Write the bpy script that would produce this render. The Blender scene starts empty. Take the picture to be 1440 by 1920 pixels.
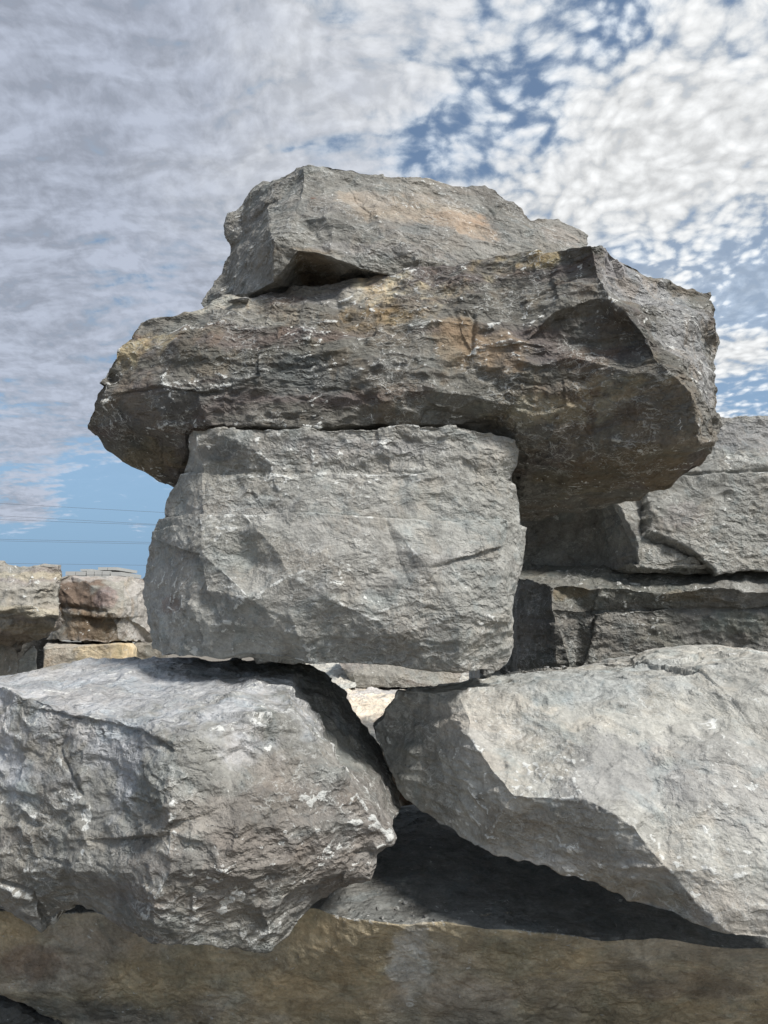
import bpy, math, random, time
import numpy as np
from mathutils import Vector
from mathutils.bvhtree import BVHTree
from mathutils.geometry import delaunay_2d_cdt

# ------------------------------------------------------------------ camera
sc = bpy.context.scene
COL = sc.collection
F = 1387.0
PITCH = math.radians(7.8)
EYE = np.array([0.0, 0.0, 1.6])
cam_d = bpy.data.cameras.new('camera')
cam_d.sensor_fit = 'VERTICAL'; cam_d.sensor_height = 36.0; cam_d.sensor_width = 27.0
cam_d.lens = 36.0 * F / 1920.0
cam_d.clip_start = 0.05; cam_d.clip_end = 20000
cam = bpy.data.objects.new('camera', cam_d); COL.objects.link(cam)
cam.location = EYE; cam.rotation_euler = (math.pi / 2 + PITCH, 0, 0)
sc.camera = cam
sc.view_settings.view_transform = 'Standard'
try: sc.view_settings.look = 'None'
except Exception: pass
sc.view_settings.exposure = 0.0
sc.view_settings.gamma = 1.0
sc.cycles.use_denoising = True
sc.cycles.max_bounces = 6
sc.cycles.diffuse_bounces = 4

def pdir(px, py):
    u = (px - 720) / F; v = -(py - 960) / F
    ca, sa = math.cos(PITCH), math.sin(PITCH)
    return np.array([u, ca - v * sa, sa + v * ca])
def P(px, py, d):
    """point on the world plane Y = d seen at a photograph position"""
    r = pdir(px, py); return EYE + r * (d / r[1])

# ------------------------------------------------------------------ sun and sky
SUN = Vector((0.47, -0.46, 0.75)).normalized()
sun_el = math.asin(SUN.z); sun_az = math.atan2(SUN.x, SUN.y)
sd = bpy.data.lights.new('sun', 'SUN'); sd.energy = 4.6; sd.angle = math.radians(11); sd.color = (1.0, 0.955, 0.90)
so = bpy.data.objects.new('sun', sd); COL.objects.link(so)
so.rotation_euler = SUN.to_track_quat('Z', 'Y').to_euler(); so.location = (4, -3, 9)

class NT:
    dim = '3D'
    def __init__(s, tree): s.t = tree; s.t.nodes.clear()
    def n(s, typ, **kw):
        nd = s.t.nodes.new(typ)
        for k, v in kw.items(): setattr(nd, k, v)
        return nd
    def put(s, sock, v):
        if isinstance(v, bpy.types.NodeSocket): s.t.links.new(v, sock)
        elif v is not None: sock.default_value = v
    def m(s, op, a, b=None, c=None, clamp=False):
        nd = s.n('ShaderNodeMath', operation=op, use_clamp=clamp)
        s.put(nd.inputs[0], a); s.put(nd.inputs[1], b); s.put(nd.inputs[2], c)
        return nd.outputs[0]
    def vm(s, op, a, b=None, out=0):
        nd = s.n('ShaderNodeVectorMath', operation=op)
        s.put(nd.inputs[0], a)
        if b is not None:
            if op == 'SCALE': s.put(nd.inputs['Scale'], b)
            else: s.put(nd.inputs[1], b)
        return nd.outputs['Value'] if out == 'v' else nd.outputs[0]
    def mix(s, f, a, b, blend='MIX'):
        nd = s.n('ShaderNodeMix', data_type='RGBA', blend_type=blend)
        s.put(nd.inputs[0], f); s.put(nd.inputs[6], a); s.put(nd.inputs[7], b)
        return nd.outputs[2]
    def noise(s, vec, scale, detail=4, rough=0.5, dist=0.0, lac=2.0, color=False):
        nd = s.n('ShaderNodeTexNoise', noise_dimensions=s.dim); s.put(nd.inputs['Vector'], vec)
        nd.inputs['Scale'].default_value = scale; nd.inputs['Detail'].default_value = detail
        nd.inputs['Roughness'].default_value = rough; nd.inputs['Distortion'].default_value = dist
        nd.inputs['Lacunarity'].default_value = lac
        return nd.outputs[1 if color else 0]
    def voro(s, vec, scale, feature='F1', rnd=1.0, smooth=0.5):
        nd = s.n('ShaderNodeTexVoronoi', feature=feature, voronoi_dimensions=s.dim); s.put(nd.inputs['Vector'], vec)
        nd.inputs['Scale'].default_value = scale; nd.inputs['Randomness'].default_value = rnd
        if feature == 'SMOOTH_F1': nd.inputs['Smoothness'].default_value = smooth
        return nd.outputs['Distance']
    def ss(s, v, lo, hi, a=0.0, b=1.0, interp='SMOOTHSTEP'):
        nd = s.n('ShaderNodeMapRange', interpolation_type=interp); s.put(nd.inputs[0], v)
        nd.inputs[1].default_value = lo; nd.inputs[2].default_value = hi
        nd.inputs[3].default_value = a; nd.inputs[4].default_value = b
        return nd.outputs[0]

world = bpy.data.worlds.new('World'); sc.world = world; world.use_nodes = True
W = NT(world.node_tree); W.dim = '2D'
sky = W.n('ShaderNodeTexSky', sky_type='NISHITA', sun_disc=False)
sky.sun_elevation = sun_el; sky.sun_rotation = sun_az
sky.air_density = 1.0; sky.dust_density = 0.1; sky.ozone_density = 1.6; sky.altitude = 0
co = W.n('ShaderNodeTexCoord').outputs['Generated']
sep = W.n('ShaderNodeSeparateXYZ'); W.put(sep.inputs[0], co)
dx, dy, dz = sep.outputs
zz = W.m('ADD', W.m('MAXIMUM', dz, 0.0), 0.24)
cmb = W.n('ShaderNodeCombineXYZ')
W.put(cmb.inputs[0], W.m('DIVIDE', dx, zz)); W.put(cmb.inputs[1], W.m('DIVIDE', dy, zz)); cmb.inputs[2].default_value = 0.0
cp = cmb.outputs[0]
wn = W.noise(cp, 3.0, 3, 0.5, color=True)
cpw = W.vm('ADD', cp, W.vm('SCALE', W.vm('SUBTRACT', wn, (0.5, 0.5, 0.5)), 0.10))
wn2 = W.noise(cpw, 16.0, 2, 0.5, color=True)
cpw2 = W.vm('ADD', cpw, W.vm('SCALE', W.vm('SUBTRACT', wn2, (0.5, 0.5, 0.5)), 0.012))
def blob(px, py, r_deg, amp, ex=1.0):
    d = Vector(pdir(px, py)).normalized()
    v = W.vm('SUBTRACT', co, tuple(d))
    if ex != 1.0: v = W.vm('MULTIPLY', v, (1 / ex, 1 / ex, 1.0))
    q = W.vm('DOT_PRODUCT', v, v, 'v')
    r = math.radians(r_deg)
    return W.m('MULTIPLY', W.m('EXPONENT', W.m('MULTIPLY', q, -1.0 / (r * r))), amp)
def addup(l):
    r = l[0]
    for x in l[1:]: r = W.m('ADD', r, x)
    return r
# coverage: open blue lanes, a clear band low down
lanes = addup([blob(785, 285, 2.2, .42), blob(700, 292, 1.6, .20), blob(860, 225, 2.4, .24), blob(940, 190, 2.2, .18), blob(1020, 120, 2.4, .20), blob(1000, 200, 2.2, .10),
               blob(1170, 30, 2.4, .34), blob(1120, 75, 1.4, .22), blob(1390, 122, 1.1, .3), blob(640, 45, 1.8, .20), blob(620, 275, 2.2, .26), blob(1045, 250, 1.8, .22),
               blob(1240, 190, 2.0, .14), blob(1130, 400, 2.0, .16), blob(1330, 385, 1.6, .22, 1.6),
               blob(480, 470, 3.4, .16), blob(330, 540, 4.0, .16, 1.6), blob(250, 520, 3.0, .12, 1.6), blob(1330, 500, 4.2, .42, 1.4), blob(1440, 530, 3.6, .34), blob(1180, 480, 2.0, .32),
               blob(40, 770, 2.0, .18, 1.8), blob(330, 660, 3.0, .20), blob(230, 640, 2.4, .14), blob(1420, 745, 2.6, .45), blob(1400, 600, 1.8, .30),
               blob(200, 905, 4.0, .70, 2.0), blob(150, 1040, 4.5, .95, 4.0)])
adds = addup([blob(50, 955, 1.9, .95, 1.7), blob(255, 985, 0.9, .60), blob(1395, 655, 1.4, .50, 1.6), blob(40, 838, 1.8, .34, 1.8), blob(140, 800, 2.0, .20, 1.5),
              blob(390, 530, 1.8, .50), blob(1180, 340, 7.0, .34), blob(1380, 300, 7.0, .30), blob(100, 150, 14.0, .36), blob(60, 480, 9.0, .10), blob(650, 180, 5.0, .14), blob(60, 650, 5, .12)])
lowclear = W.ss(dz, 0.02, 0.20, 0.36, 0.0)
macro = W.noise(cpw, 3.2, 4, 0.55)
puff = W.m('SUBTRACT', 1.0, W.voro(cpw2, 20.0, 'SMOOTH_F1', 1.0, 0.35))
puff2 = W.m('SUBTRACT', 1.0, W.voro(cpw2, 44.0, 'SMOOTH_F1', 1.0, 0.35))
fine = W.noise(cpw2, 38.0, 8, 0.62)
mp = W.n('ShaderNodeMapping'); W.put(mp.inputs[0], cpw); mp.inputs['Rotation'].default_value = (0, 0, math.radians(20)); mp.inputs['Scale'].default_value = (4.5, 13.0, 1)
rip = W.noise(mp.outputs[0], 1.5, 3, 0.50, 0.25)
leftness = W.ss(dx, -0.06, 0.14, 1.0, 0.0)
body_r = W.m('ADD', W.m('MULTIPLY', puff, 0.52), W.m('MULTIPLY', puff2, 0.42))
body_l = addup([W.m('SUBTRACT', W.m('MULTIPLY', rip, 1.45), 0.24), W.m('MULTIPLY', puff, 0.14), W.m('MULTIPLY', puff2, 0.16)])
bmix = W.n('ShaderNodeMix', data_type='FLOAT'); W.put(bmix.inputs[0], leftness); W.put(bmix.inputs[2], body_r); W.put(bmix.inputs[3], body_l)
dens = addup([bmix.outputs[0], W.m('MULTIPLY', fine, 0.60), W.m('MULTIPLY', W.noise(cpw, 9.0, 3, 0.55), 0.24), -0.11, W.m('MULTIPLY', macro, 0.30), adds, 0.06])
dens = W.m('SUBTRACT', W.m('SUBTRACT', dens, W.m('MULTIPLY', lanes, 0.74)), lowclear)
alpha = W.ss(dens, 0.66, 1.08)
veil = addup([blob(1390, 540, 5.5, .62, 1.3), blob(1200, 500, 4.0, .35), blob(60, 700, 6.0, .30, 1.5)])
alpha = W.m('MAXIMUM', alpha, W.m('MULTIPLY', veil, W.ss(fine, .2, .7, .7, 1.1, 'LINEAR')))
# cloud colour: brighter to the right where the sun stands behind the sheet, greyer in the thick sheet at left
relief = addup([W.m('MULTIPLY', fine, 0.45), W.m('MULTIPLY', puff, 0.30), W.m('MULTIPLY', puff2, 0.25)])
bright = W.ss(relief, 0.42, 0.74, 0.70, 1.10, 'LINEAR')
c_right = W.mix(W.ss(dens, 0.85, 1.30), (0.68, 0.77, 0.88, 1), (0.95, 0.96, 0.96, 1))
ripb = W.ss(addup([W.m('MULTIPLY', rip, 0.6), W.m('MULTIPLY', fine, 0.4)]), 0.38, 0.62, 0.80, 1.22, 'LINEAR')
c_left = W.mix(W.ss(dens, 0.80, 1.30), (0.42, 0.53, 0.68, 1), (0.42, 0.46, 0.55, 1))
c_left = W.vm('SCALE', c_left, ripb)
c_right = W.vm('SCALE', c_right, bright)
sideglow = W.ss(W.m('ADD', W.m('SUBTRACT', dx, W.m('MULTIPLY', dz, 0.10)), W.m('MULTIPLY', W.m('SUBTRACT', macro, 0.5), 0.35)), -0.40, 0.22)
ccol = W.mix(sideglow, c_left, c_right)
bg1 = W.n('ShaderNodeBackground'); skyt = W.vm('MULTIPLY', sky.outputs[0], (0.95, 1.02, 1.02))
skyt = W.mix(W.ss(dz, 0.34, 0.03, 0.0, 0.92), W.mix(0.14, skyt, (3.4, 3.9, 4.5, 1)), (1.65, 2.85, 4.5, 1))
W.put(bg1.inputs[0], skyt); bg1.inputs[1].default_value = 0.125
bg2 = W.n('ShaderNodeBackground'); W.put(bg2.inputs[0], ccol); bg2.inputs[1].default_value = 1.0
mx = W.n('ShaderNodeMixShader'); W.put(mx.inputs[0], W.m('MULTIPLY', alpha, 0.95)); W.put(mx.inputs[1], bg1.outputs[0]); W.put(mx.inputs[2], bg2.outputs[0])
wo = W.n('ShaderNodeOutputWorld'); W.put(wo.inputs[0], mx.outputs[0])

# ------------------------------------------------------------------ numpy noise
def _h(ix, iy, iz, seed):
    h = (ix.astype(np.uint32) * np.uint32(374761393) + iy.astype(np.uint32) * np.uint32(668265263)
         + iz.astype(np.uint32) * np.uint32(2147483647 - 1640531) + np.uint32((seed * 974634777) & 0xffffffff))
    h = (h ^ (h >> np.uint32(13))) * np.uint32(1274126177)
    h = (h ^ (h >> np.uint32(16))) * np.uint32(2246822519)
    return h ^ (h >> np.uint32(15))
def _r(h, k=0):
    h = (h + np.uint32((k * 2654435769) & 0xffffffff)) * np.uint32(2654435761)
    h = (h ^ (h >> np.uint32(15))) * np.uint32(2246822519); h ^= (h >> np.uint32(13))
    return (h & np.uint32(0xffffff)).astype(np.float32) / np.float32(0xffffff)
_G = np.random.default_rng(7).normal(size=(256, 3)).astype(np.float32); _G /= np.abs(_G).max(1)[:, None]
def perlin(p, seed=0):
    p = p.astype(np.float32); f = np.floor(p); i = f.astype(np.int32); t = p - f
    u = t * t * t * (t * (t * 6 - 15) + 10)
    K = [i[:, k].astype(np.uint32) for k in range(3)]; mul = (np.uint32(374761393), np.uint32(668265263), np.uint32(506952116))
    H = [(K[k] * mul[k], (K[k] + np.uint32(1)) * mul[k]) for k in range(3)]; sd_ = np.uint32((seed * 974634777) & 0xffffffff)
    T = [(t[:, k], t[:, k] - 1) for k in range(3)]; U = [(1 - u[:, k], u[:, k]) for k in range(3)]; out = 0
    for a in (0, 1):
        for b in (0, 1):
            hab = H[0][a] + H[1][b] + sd_; wab = U[0][a] * U[1][b]
            for c in (0, 1):
                h = hab + H[2][c]; h = (h ^ (h >> np.uint32(13))) * np.uint32(1274126177)
                g = _G[(h >> np.uint32(21)) & np.uint32(255)]
                out = out + (g[:, 0] * T[0][a] + g[:, 1] * T[1][b] + g[:, 2] * T[2][c]) * (wab * U[2][c])
    return out * 1.3
def fbm(p, seed=0, oct=4, rough=0.5):
    r = 0; a = 1.0; s = 0
    for k in range(oct):
        r = r + a * perlin(p * (2.03 ** k) + 7.3 * k, seed + k); s += a; a *= rough
    return r / s * 1.6
def chips(p, seed=0, bowl=1.0, tilt=0.75, off=0.40):
    """conchoidal flakes: hollowed, tilted cells that meet in sharp ridges and small steps"""
    q = p - 0.5; f = np.floor(q); i = f.astype(np.int32)
    val = np.full(len(p), 1e9, np.float32)
    for a in (0, 1):
        for b in (0, 1):
            for c in (0, 1):
                h = _h(i[:, 0] + a, i[:, 1] + b, i[:, 2] + c, seed)
                d0 = p[:, 0] - (i[:, 0] + a) - _r(h, 1); d1 = p[:, 1] - (i[:, 1] + b) - _r(h, 2); d2 = p[:, 2] - (i[:, 2] + c) - _r(h, 3)
                D = d0 * d0 + d1 * d1 + d2 * d2
                v = bowl * D + tilt * ((_r(h, 4) - .5) * d0 + (_r(h, 5) - .5) * d1 + (_r(h, 6) - .5) * d2) * 2 + off * (_r(h, 7) - .5)
                val = np.minimum(val, v)
    return val
def sst(x, a, b):
    t = np.clip((x - a) / (b - a), 0, 1); return t * t * (3 - 2 * t)
def strata(p, bed, freq, seed, wob=0.6):
    """random set-backs of thin beds"""
    t = p @ np.array(bed, np.float32) * freq + wob * fbm(p * 1.7, seed + 5, 3)
    fl = np.floor(t); fr = t - fl; z = np.zeros_like(fl).astype(np.int32)
    pat = np.floor(p[:, 0] * 2.5 + 0.8 * perlin(p * 3, seed + 9)).astype(np.int32)
    a = _r(_h(fl.astype(np.int32), z, z, seed), 1); b = _r(_h(fl.astype(np.int32) + 1, z, z, seed), 1)
    return a + (b - a) * sst(fr, 0.86, 1.0) - 0.5, fr

# ------------------------------------------------------------------ materials
def rock_mat(name, bump=1.0, wt=.5, rough=0.86, fs=1.0, web=0.55, scars=1.0, mott=0.26, chip=1.0, flatz=1.9):
    m = bpy.data.materials.new(name); m.use_nodes = True; N = NT(m.node_tree)
    tc = N.n('ShaderNodeTexCoord').outputs['Object']
    base = N.n('ShaderNodeAttribute', attribute_name='stone').outputs['Color']
    scar = N.n('ShaderNodeAttribute', attribute_name='scar').outputs['Fac']
    n1 = N.noise(tc, 9.0 * fs, 8, 0.70, 0.6)
    n2 = N.noise(tc, 70.0 * fs, 6, 0.72)
    q = N.vm('MULTIPLY', N.vm('ADD', tc, N.vm('SCALE', N.vm('SUBTRACT', N.noise(tc, 11.0 * fs, 4, 0.6, color=True), (.5, .5, .5)), 0.10 / fs)), (1, 1, flatz))
    v1 = N.voro(q, 12.0 * fs); v2 = N.voro(q, 30.0 * fs)
    e1 = N.voro(q, 12.0 * fs, 'DISTANCE_TO_EDGE'); e2 = N.voro(q, 30.0 * fs, 'DISTANCE_TO_EDGE')
    f = N.m('MULTIPLY', N.ss(n1, 0.28, 0.72, 1 - mott, 1 + mott, 'LINEAR'), N.ss(n2, 0.25, 0.75, 0.72, 1.30, 'LINEAR'))
    c = N.vm('SCALE', base, f)
    c = N.mix(N.ss(N.noise(tc, 3.4 * fs, 7, 0.65, 1.0), 0.50, 0.60, 0.0, 0.55), c, N.vm('MULTIPLY', c, (1 + .10 * wt, 1 - .03 * wt, 1 - .16 * wt)))
    c = N.mix(N.ss(N.noise(tc, 5.0 * fs, 7, 0.66, 0.8), 0.52, 0.62, 0.0, 0.5), c, N.vm('MULTIPLY', c, (0.80, 0.90, 0.96)))
    pit = N.ss(N.voro(N.vm('ADD', tc, N.vm('SCALE', N.noise(tc, 30, 2, color=True), 0.03)), 55.0 * fs), 0.06, 0.14, 0.35, 1.0)
    pm = N.ss(N.noise(tc, 6.0 * fs, 3), 0.52, 0.60)
    c = N.vm('SCALE', c, N.m('ADD', N.m('MULTIPLY', pit, pm), N.m('SUBTRACT', 1.0, pm)))
    # bruised white arrises and calcite, crisp edged
    sn = N.noise(N.vm('MULTIPLY', tc, (1, 1, 1.3)), 26.0 * fs, 8, 0.72, 0.8)
    w = N.ss(N.m('ADD', sn, N.m('MULTIPLY', scar, 0.38 * scars)), 0.635, 0.675)
    pe = N.ss(N.noise(tc, 4.0 * fs, 6, 0.7), 0.50, 0.57)
    w2 = N.m('MULTIPLY', N.m('MAXIMUM', N.ss(e1, 0.01, 0.06, 1.0, 0.0), N.m('MULTIPLY', N.ss(e2, 0.0, 0.07, 1.0, 0.0), 0.7)), N.m('MULTIPLY', pe, N.ss(sn, 0.43, 0.50)))
    w = N.m('MAXIMUM', w, N.m('MULTIPLY', w2, web * scars))
    c = N.mix(N.m('MULTIPLY', w, 0.88), c, N.mix(n1, (0.52, 0.53, 0.50, 1), (0.80, 0.81, 0.78, 1)))
    b = N.n('ShaderNodeBsdfPrincipled'); N.put(b.inputs['Base Color'], c)
    b.inputs['Roughness'].default_value = rough
    b.inputs['Specular IOR Level'].default_value = 0.35
    def mm(x, k): return N.m('MULTIPLY', x, k * bump / fs)
    cm = N.ss(N.noise(tc, 2.2 * fs, 3), 0.38, 0.60, 0.25, 1.0)
    rm = N.ss(N.noise(tc, 4.2 * fs, 5, 0.6, 0.5), 0.42, 0.58, 0.30, 1.25)
    h = N.m('ADD', N.m('MULTIPLY', mm(N.noise(tc, 26.0 * fs, 8, 0.70, 0.4), 0.020), rm), mm(N.noise(tc, 110.0 * fs, 4, 0.65), 0.0035))
    h = N.m('ADD', h, N.m('MULTIPLY', N.m('ADD', mm(v1, 0.020 * chip), mm(v2, 0.0085 * chip)), cm))
    h = N.m('ADD', h, mm(pit, 0.003))
    bp = N.n('ShaderNodeBump'); bp.inputs['Strength'].default_value = 1.0; bp.inputs['Distance'].default_value = 1.0
    N.put(bp.inputs['Height'], h); N.put(b.inputs['Normal'], bp.outputs[0])
    o = N.n('ShaderNodeOutputMaterial'); N.put(o.inputs[0], b.outputs[0])
    return m
M_ROCK = rock_mat('limestone', 1.15, web=.55, chip=1.2)
M_ROCKD = rock_mat('bedded_limestone', wt=1.3, chip=1.5, flatz=2.6)
M_SMOOTH = rock_mat('smooth_limestone', .85, chip=.75, scars=.9, flatz=2.2)
M_BROWN = rock_mat('brown_limestone', 1.3, mott=0.48, chip=.9, flatz=1.1, scars=1.0, web=.10)
M_FAR = rock_mat('weathered_limestone', 0.9, fs=0.5, mott=0.38, scars=.45)

M_FAR2 = rock_mat('stained_limestone', 0.45, fs=0.5, mott=0.42, wt=1.0, scars=.35)
# ------------------------------------------------------------------ rock builder
def tag(o, label, cat, group=None, kind=None):
    if label: o['label'] = label
    if cat: o['category'] = cat
    if group: o['group'] = group
    if kind: o['kind'] = kind
    return o

def cdt(outline, lines):
    pts = [tuple(p) for p in outline]; n = len(pts)
    edges = [(i, (i + 1) % n) for i in range(n)]
    for l in lines:
        prev = None
        for p in l:
            p = tuple(p); j = None
            for k, q in enumerate(pts):
                if abs(q[0] - p[0]) < 1.5 and abs(q[1] - p[1]) < 1.5: j = k; break
            if j is None: pts.append(p); j = len(pts) - 1
            if prev is not None and prev != j: edges.append((prev, j))
            prev = j
    v2 = [Vector((p[0], p[1])) for p in pts]
    vo, eo, fo, ov, oe, of = delaunay_2d_cdt(v2, edges, [list(range(n))], 1, 1e-3)
    dep = []
    for k, v in enumerate(vo):
        if ov[k]: dep.append(pts[ov[k][0]][2])
        else:  # crossing of two creases: nearest authored depths
            ds = sorted(((v.x - q[0]) ** 2 + (v.y - q[1]) ** 2, q[2]) for q in pts)[:2]
            dep.append((ds[0][1] + ds[1][1]) / 2)
    V = [P(v.x, v.y, d) for v, d in zip(vo, dep)]
    T = [list(f) for f in fo]
    return np.array(V), T

def close_back(V, T, D, rings, skew=False):
    """give the visible shell its sides and its far side at real thickness"""
    cnt = {}
    for f in T:
        for a, b in zip(f, f[1:] + f[:1]): cnt[(a, b)] = 1
    nxt = {a: b for (a, b) in cnt if (b, a) not in cnt}
    s0 = next(iter(nxt)); loop = [s0]; c = nxt[s0]
    while c != s0: loop.append(c); c = nxt[c]
    B = V[loop]; cen = B.mean(0)
    Vl = [V]; flag = [np.ones(len(V))]; base = len(V); prev = loop; F_ = [list(f) for f in T]
    rng = np.random.default_rng(len(V))
    for (fd, sx, sz) in rings:
        R = B.copy(); R[:, 1] = B[:, 1] + D * fd * (0.92 + 0.16 * rng.random(len(B)))
        # level the far side out: depths of the rim converge
        R[:, 1] = R[:, 1] * (1 - 0.35 * fd) + (B[:, 1].max() + D * fd) * 0.35 * fd
        R[:, 0] = cen[0] + (B[:, 0] - cen[0]) * sx
        R[:, 2] = cen[2] + (B[:, 2] - cen[2]) * sz
        if skew: R[:, 0] *= R[:, 1] / B[:, 1]
        cur = list(range(base, base + len(B))); base += len(B)
        Vl.append(R); flag.append(np.zeros(len(B)))
        n = len(loop)
        for i in range(n):
            a, b = prev[i], prev[(i + 1) % n]; c_, d_ = cur[i], cur[(i + 1) % n]
            F_.append([b, a, c_]); F_.append([b, c_, d_])
        prev = cur
    Vl.append(Vl[-1].mean(0)[None] + np.array([[0, 0.1 * D, 0]])); flag.append(np.zeros(1))
    for i in range(len(prev)): F_.append([prev[(i + 1) % len(prev)], prev[i], base])
    return np.vstack(Vl), np.array(F_, np.int64), np.concatenate(flag)

def refine(V, T, flag, thr, back=6.0, it=14, ymax=1960):
    for _ in range(it):
        E = np.sort(np.vstack([T[:, [0, 1]], T[:, [1, 2]], T[:, [2, 0]]]), 1)
        key = E[:, 0] * (len(V) + 1) + E[:, 1]
        uk, idx, inv = np.unique(key, return_index=True, return_inverse=True)
        UE = E[idx]; L = np.linalg.norm(V[UE[:, 0]] - V[UE[:, 1]], axis=1)
        fm = flag[UE].mean(1)
        M = V[UE].mean(1) - EYE; ca, sa = math.cos(PITCH), math.sin(PITCH)
        dep_ = np.maximum(M[:, 1] * ca + M[:, 2] * sa, .05)
        out_ = ((M[:, 2] * ca - M[:, 1] * sa) / dep_ < -(ymax - 960) / F) | (np.abs(M[:, 0] / dep_) > 760 / F) | (np.abs((M[:, 2] * ca - M[:, 1] * sa) / dep_) > 1000 / F)
        th = thr * np.where(fm > 0.99, 1.0, 1 + (1 - fm) * back) * np.where(out_, 5.0, 1.0)
        sp = L > th
        if not sp.any(): break
        # the longest edge of a split triangle is always split: keeps the triangles well shaped
        n = len(T); inv3 = inv.reshape(3, n).T
        L3 = L[inv3]; s3 = sp[inv3]
        for _k in range(4):
            need = s3.any(1); lg = L3.argmax(1); rows = np.nonzero(need & ~s3[np.arange(n), lg])[0]
            if not len(rows): break
            sp[inv3[rows, lg[rows]]] = True; s3 = sp[inv3]
        mid = np.full(len(UE), -1); k = sp.nonzero()[0]
        mid[k] = len(V) + np.arange(len(k))
        V = np.vstack([V, V[UE[k]].mean(1)]); flag = np.concatenate([flag, flag[UE[k]].mean(1)])
        m3 = mid[inv3]; c = (m3 >= 0).sum(1); out = [T[c == 0]]
        t = T[c == 3]; m = m3[c == 3]
        out += [np.c_[t[:, 0], m[:, 0], m[:, 2]], np.c_[m[:, 0], t[:, 1], m[:, 1]], np.c_[m[:, 2], m[:, 1], t[:, 2]], m]
        for r in range(3):
            # exactly one split edge r
            s = (c == 1) & (m3[:, r] >= 0); t = T[s]; m = m3[s][:, r]
            a, b, d = t[:, r], t[:, (r + 1) % 3], t[:, (r + 2) % 3]
            out += [np.c_[a, m, d], np.c_[m, b, d]]
            # exactly edge r not split
            s = (c == 2) & (m3[:, r] < 0); t = T[s]; mm = m3[s]
            a, b, d = t[:, r], t[:, (r + 1) % 3], t[:, (r + 2) % 3]
            m1 = mm[:, (r + 1) % 3]; m2 = mm[:, (r + 2) % 3]
            out += [np.c_[m1, d, m2], np.c_[a, b, m1], np.c_[a, m1, m2]]
        T = np.vstack(out)
    return V, T, flag

def edges_of(T):
    E = np.sort(np.vstack([T[:, [0, 1]], T[:, [1, 2]], T[:, [2, 0]]]), 1)
    return np.unique(E, axis=0)
def smooth_attr(X, E, n, it):
    deg = np.bincount(E.ravel(), minlength=n).astype(np.float64)[:, None]
    X = X if X.ndim == 2 else X[:, None]
    for _ in range(it):
        S = np.zeros_like(X)
        for k in range(X.shape[1]):
            S[:, k] = np.bincount(E[:, 0], X[E[:, 1], k], n) + np.bincount(E[:, 1], X[E[:, 0], k], n)
        X = (X + S) / (1 + deg)
    return X
def normals(V, T):
    fn = np.cross(V[T[:, 1]] - V[T[:, 0]], V[T[:, 2]] - V[T[:, 0]])
    N = np.zeros_like(V)
    for k in range(3):
        for j in range(3): N[:, j] += np.bincount(T[:, k], fn[:, j], len(V))
    return N / (np.linalg.norm(N, axis=1)[:, None] + 1e-12)

def seg_dist(X, poly):
    """distance to a 3-D polyline, and the side on which a vertex lies (sign against the surface normal)"""
    best = np.full(len(X), 1e9); side = np.zeros(len(X))
    for (a, na), (b, nb) in zip(poly[:-1], poly[1:]):
        ab = b - a; t = np.clip(((X - a) @ ab) / (ab @ ab + 1e-12), 0, 1)
        r = X - a - t[:, None] * ab; d = np.linalg.norm(r, axis=1)
        s = r @ np.cross(na, ab); m = d < best
        best = np.where(m, d, best); side = np.where(m, np.sign(s), side)
    return best, side

def lay(c, tint, w):
    return c * (1 - w[:, None]) + np.array(tint)[None] * w[:, None]

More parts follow.
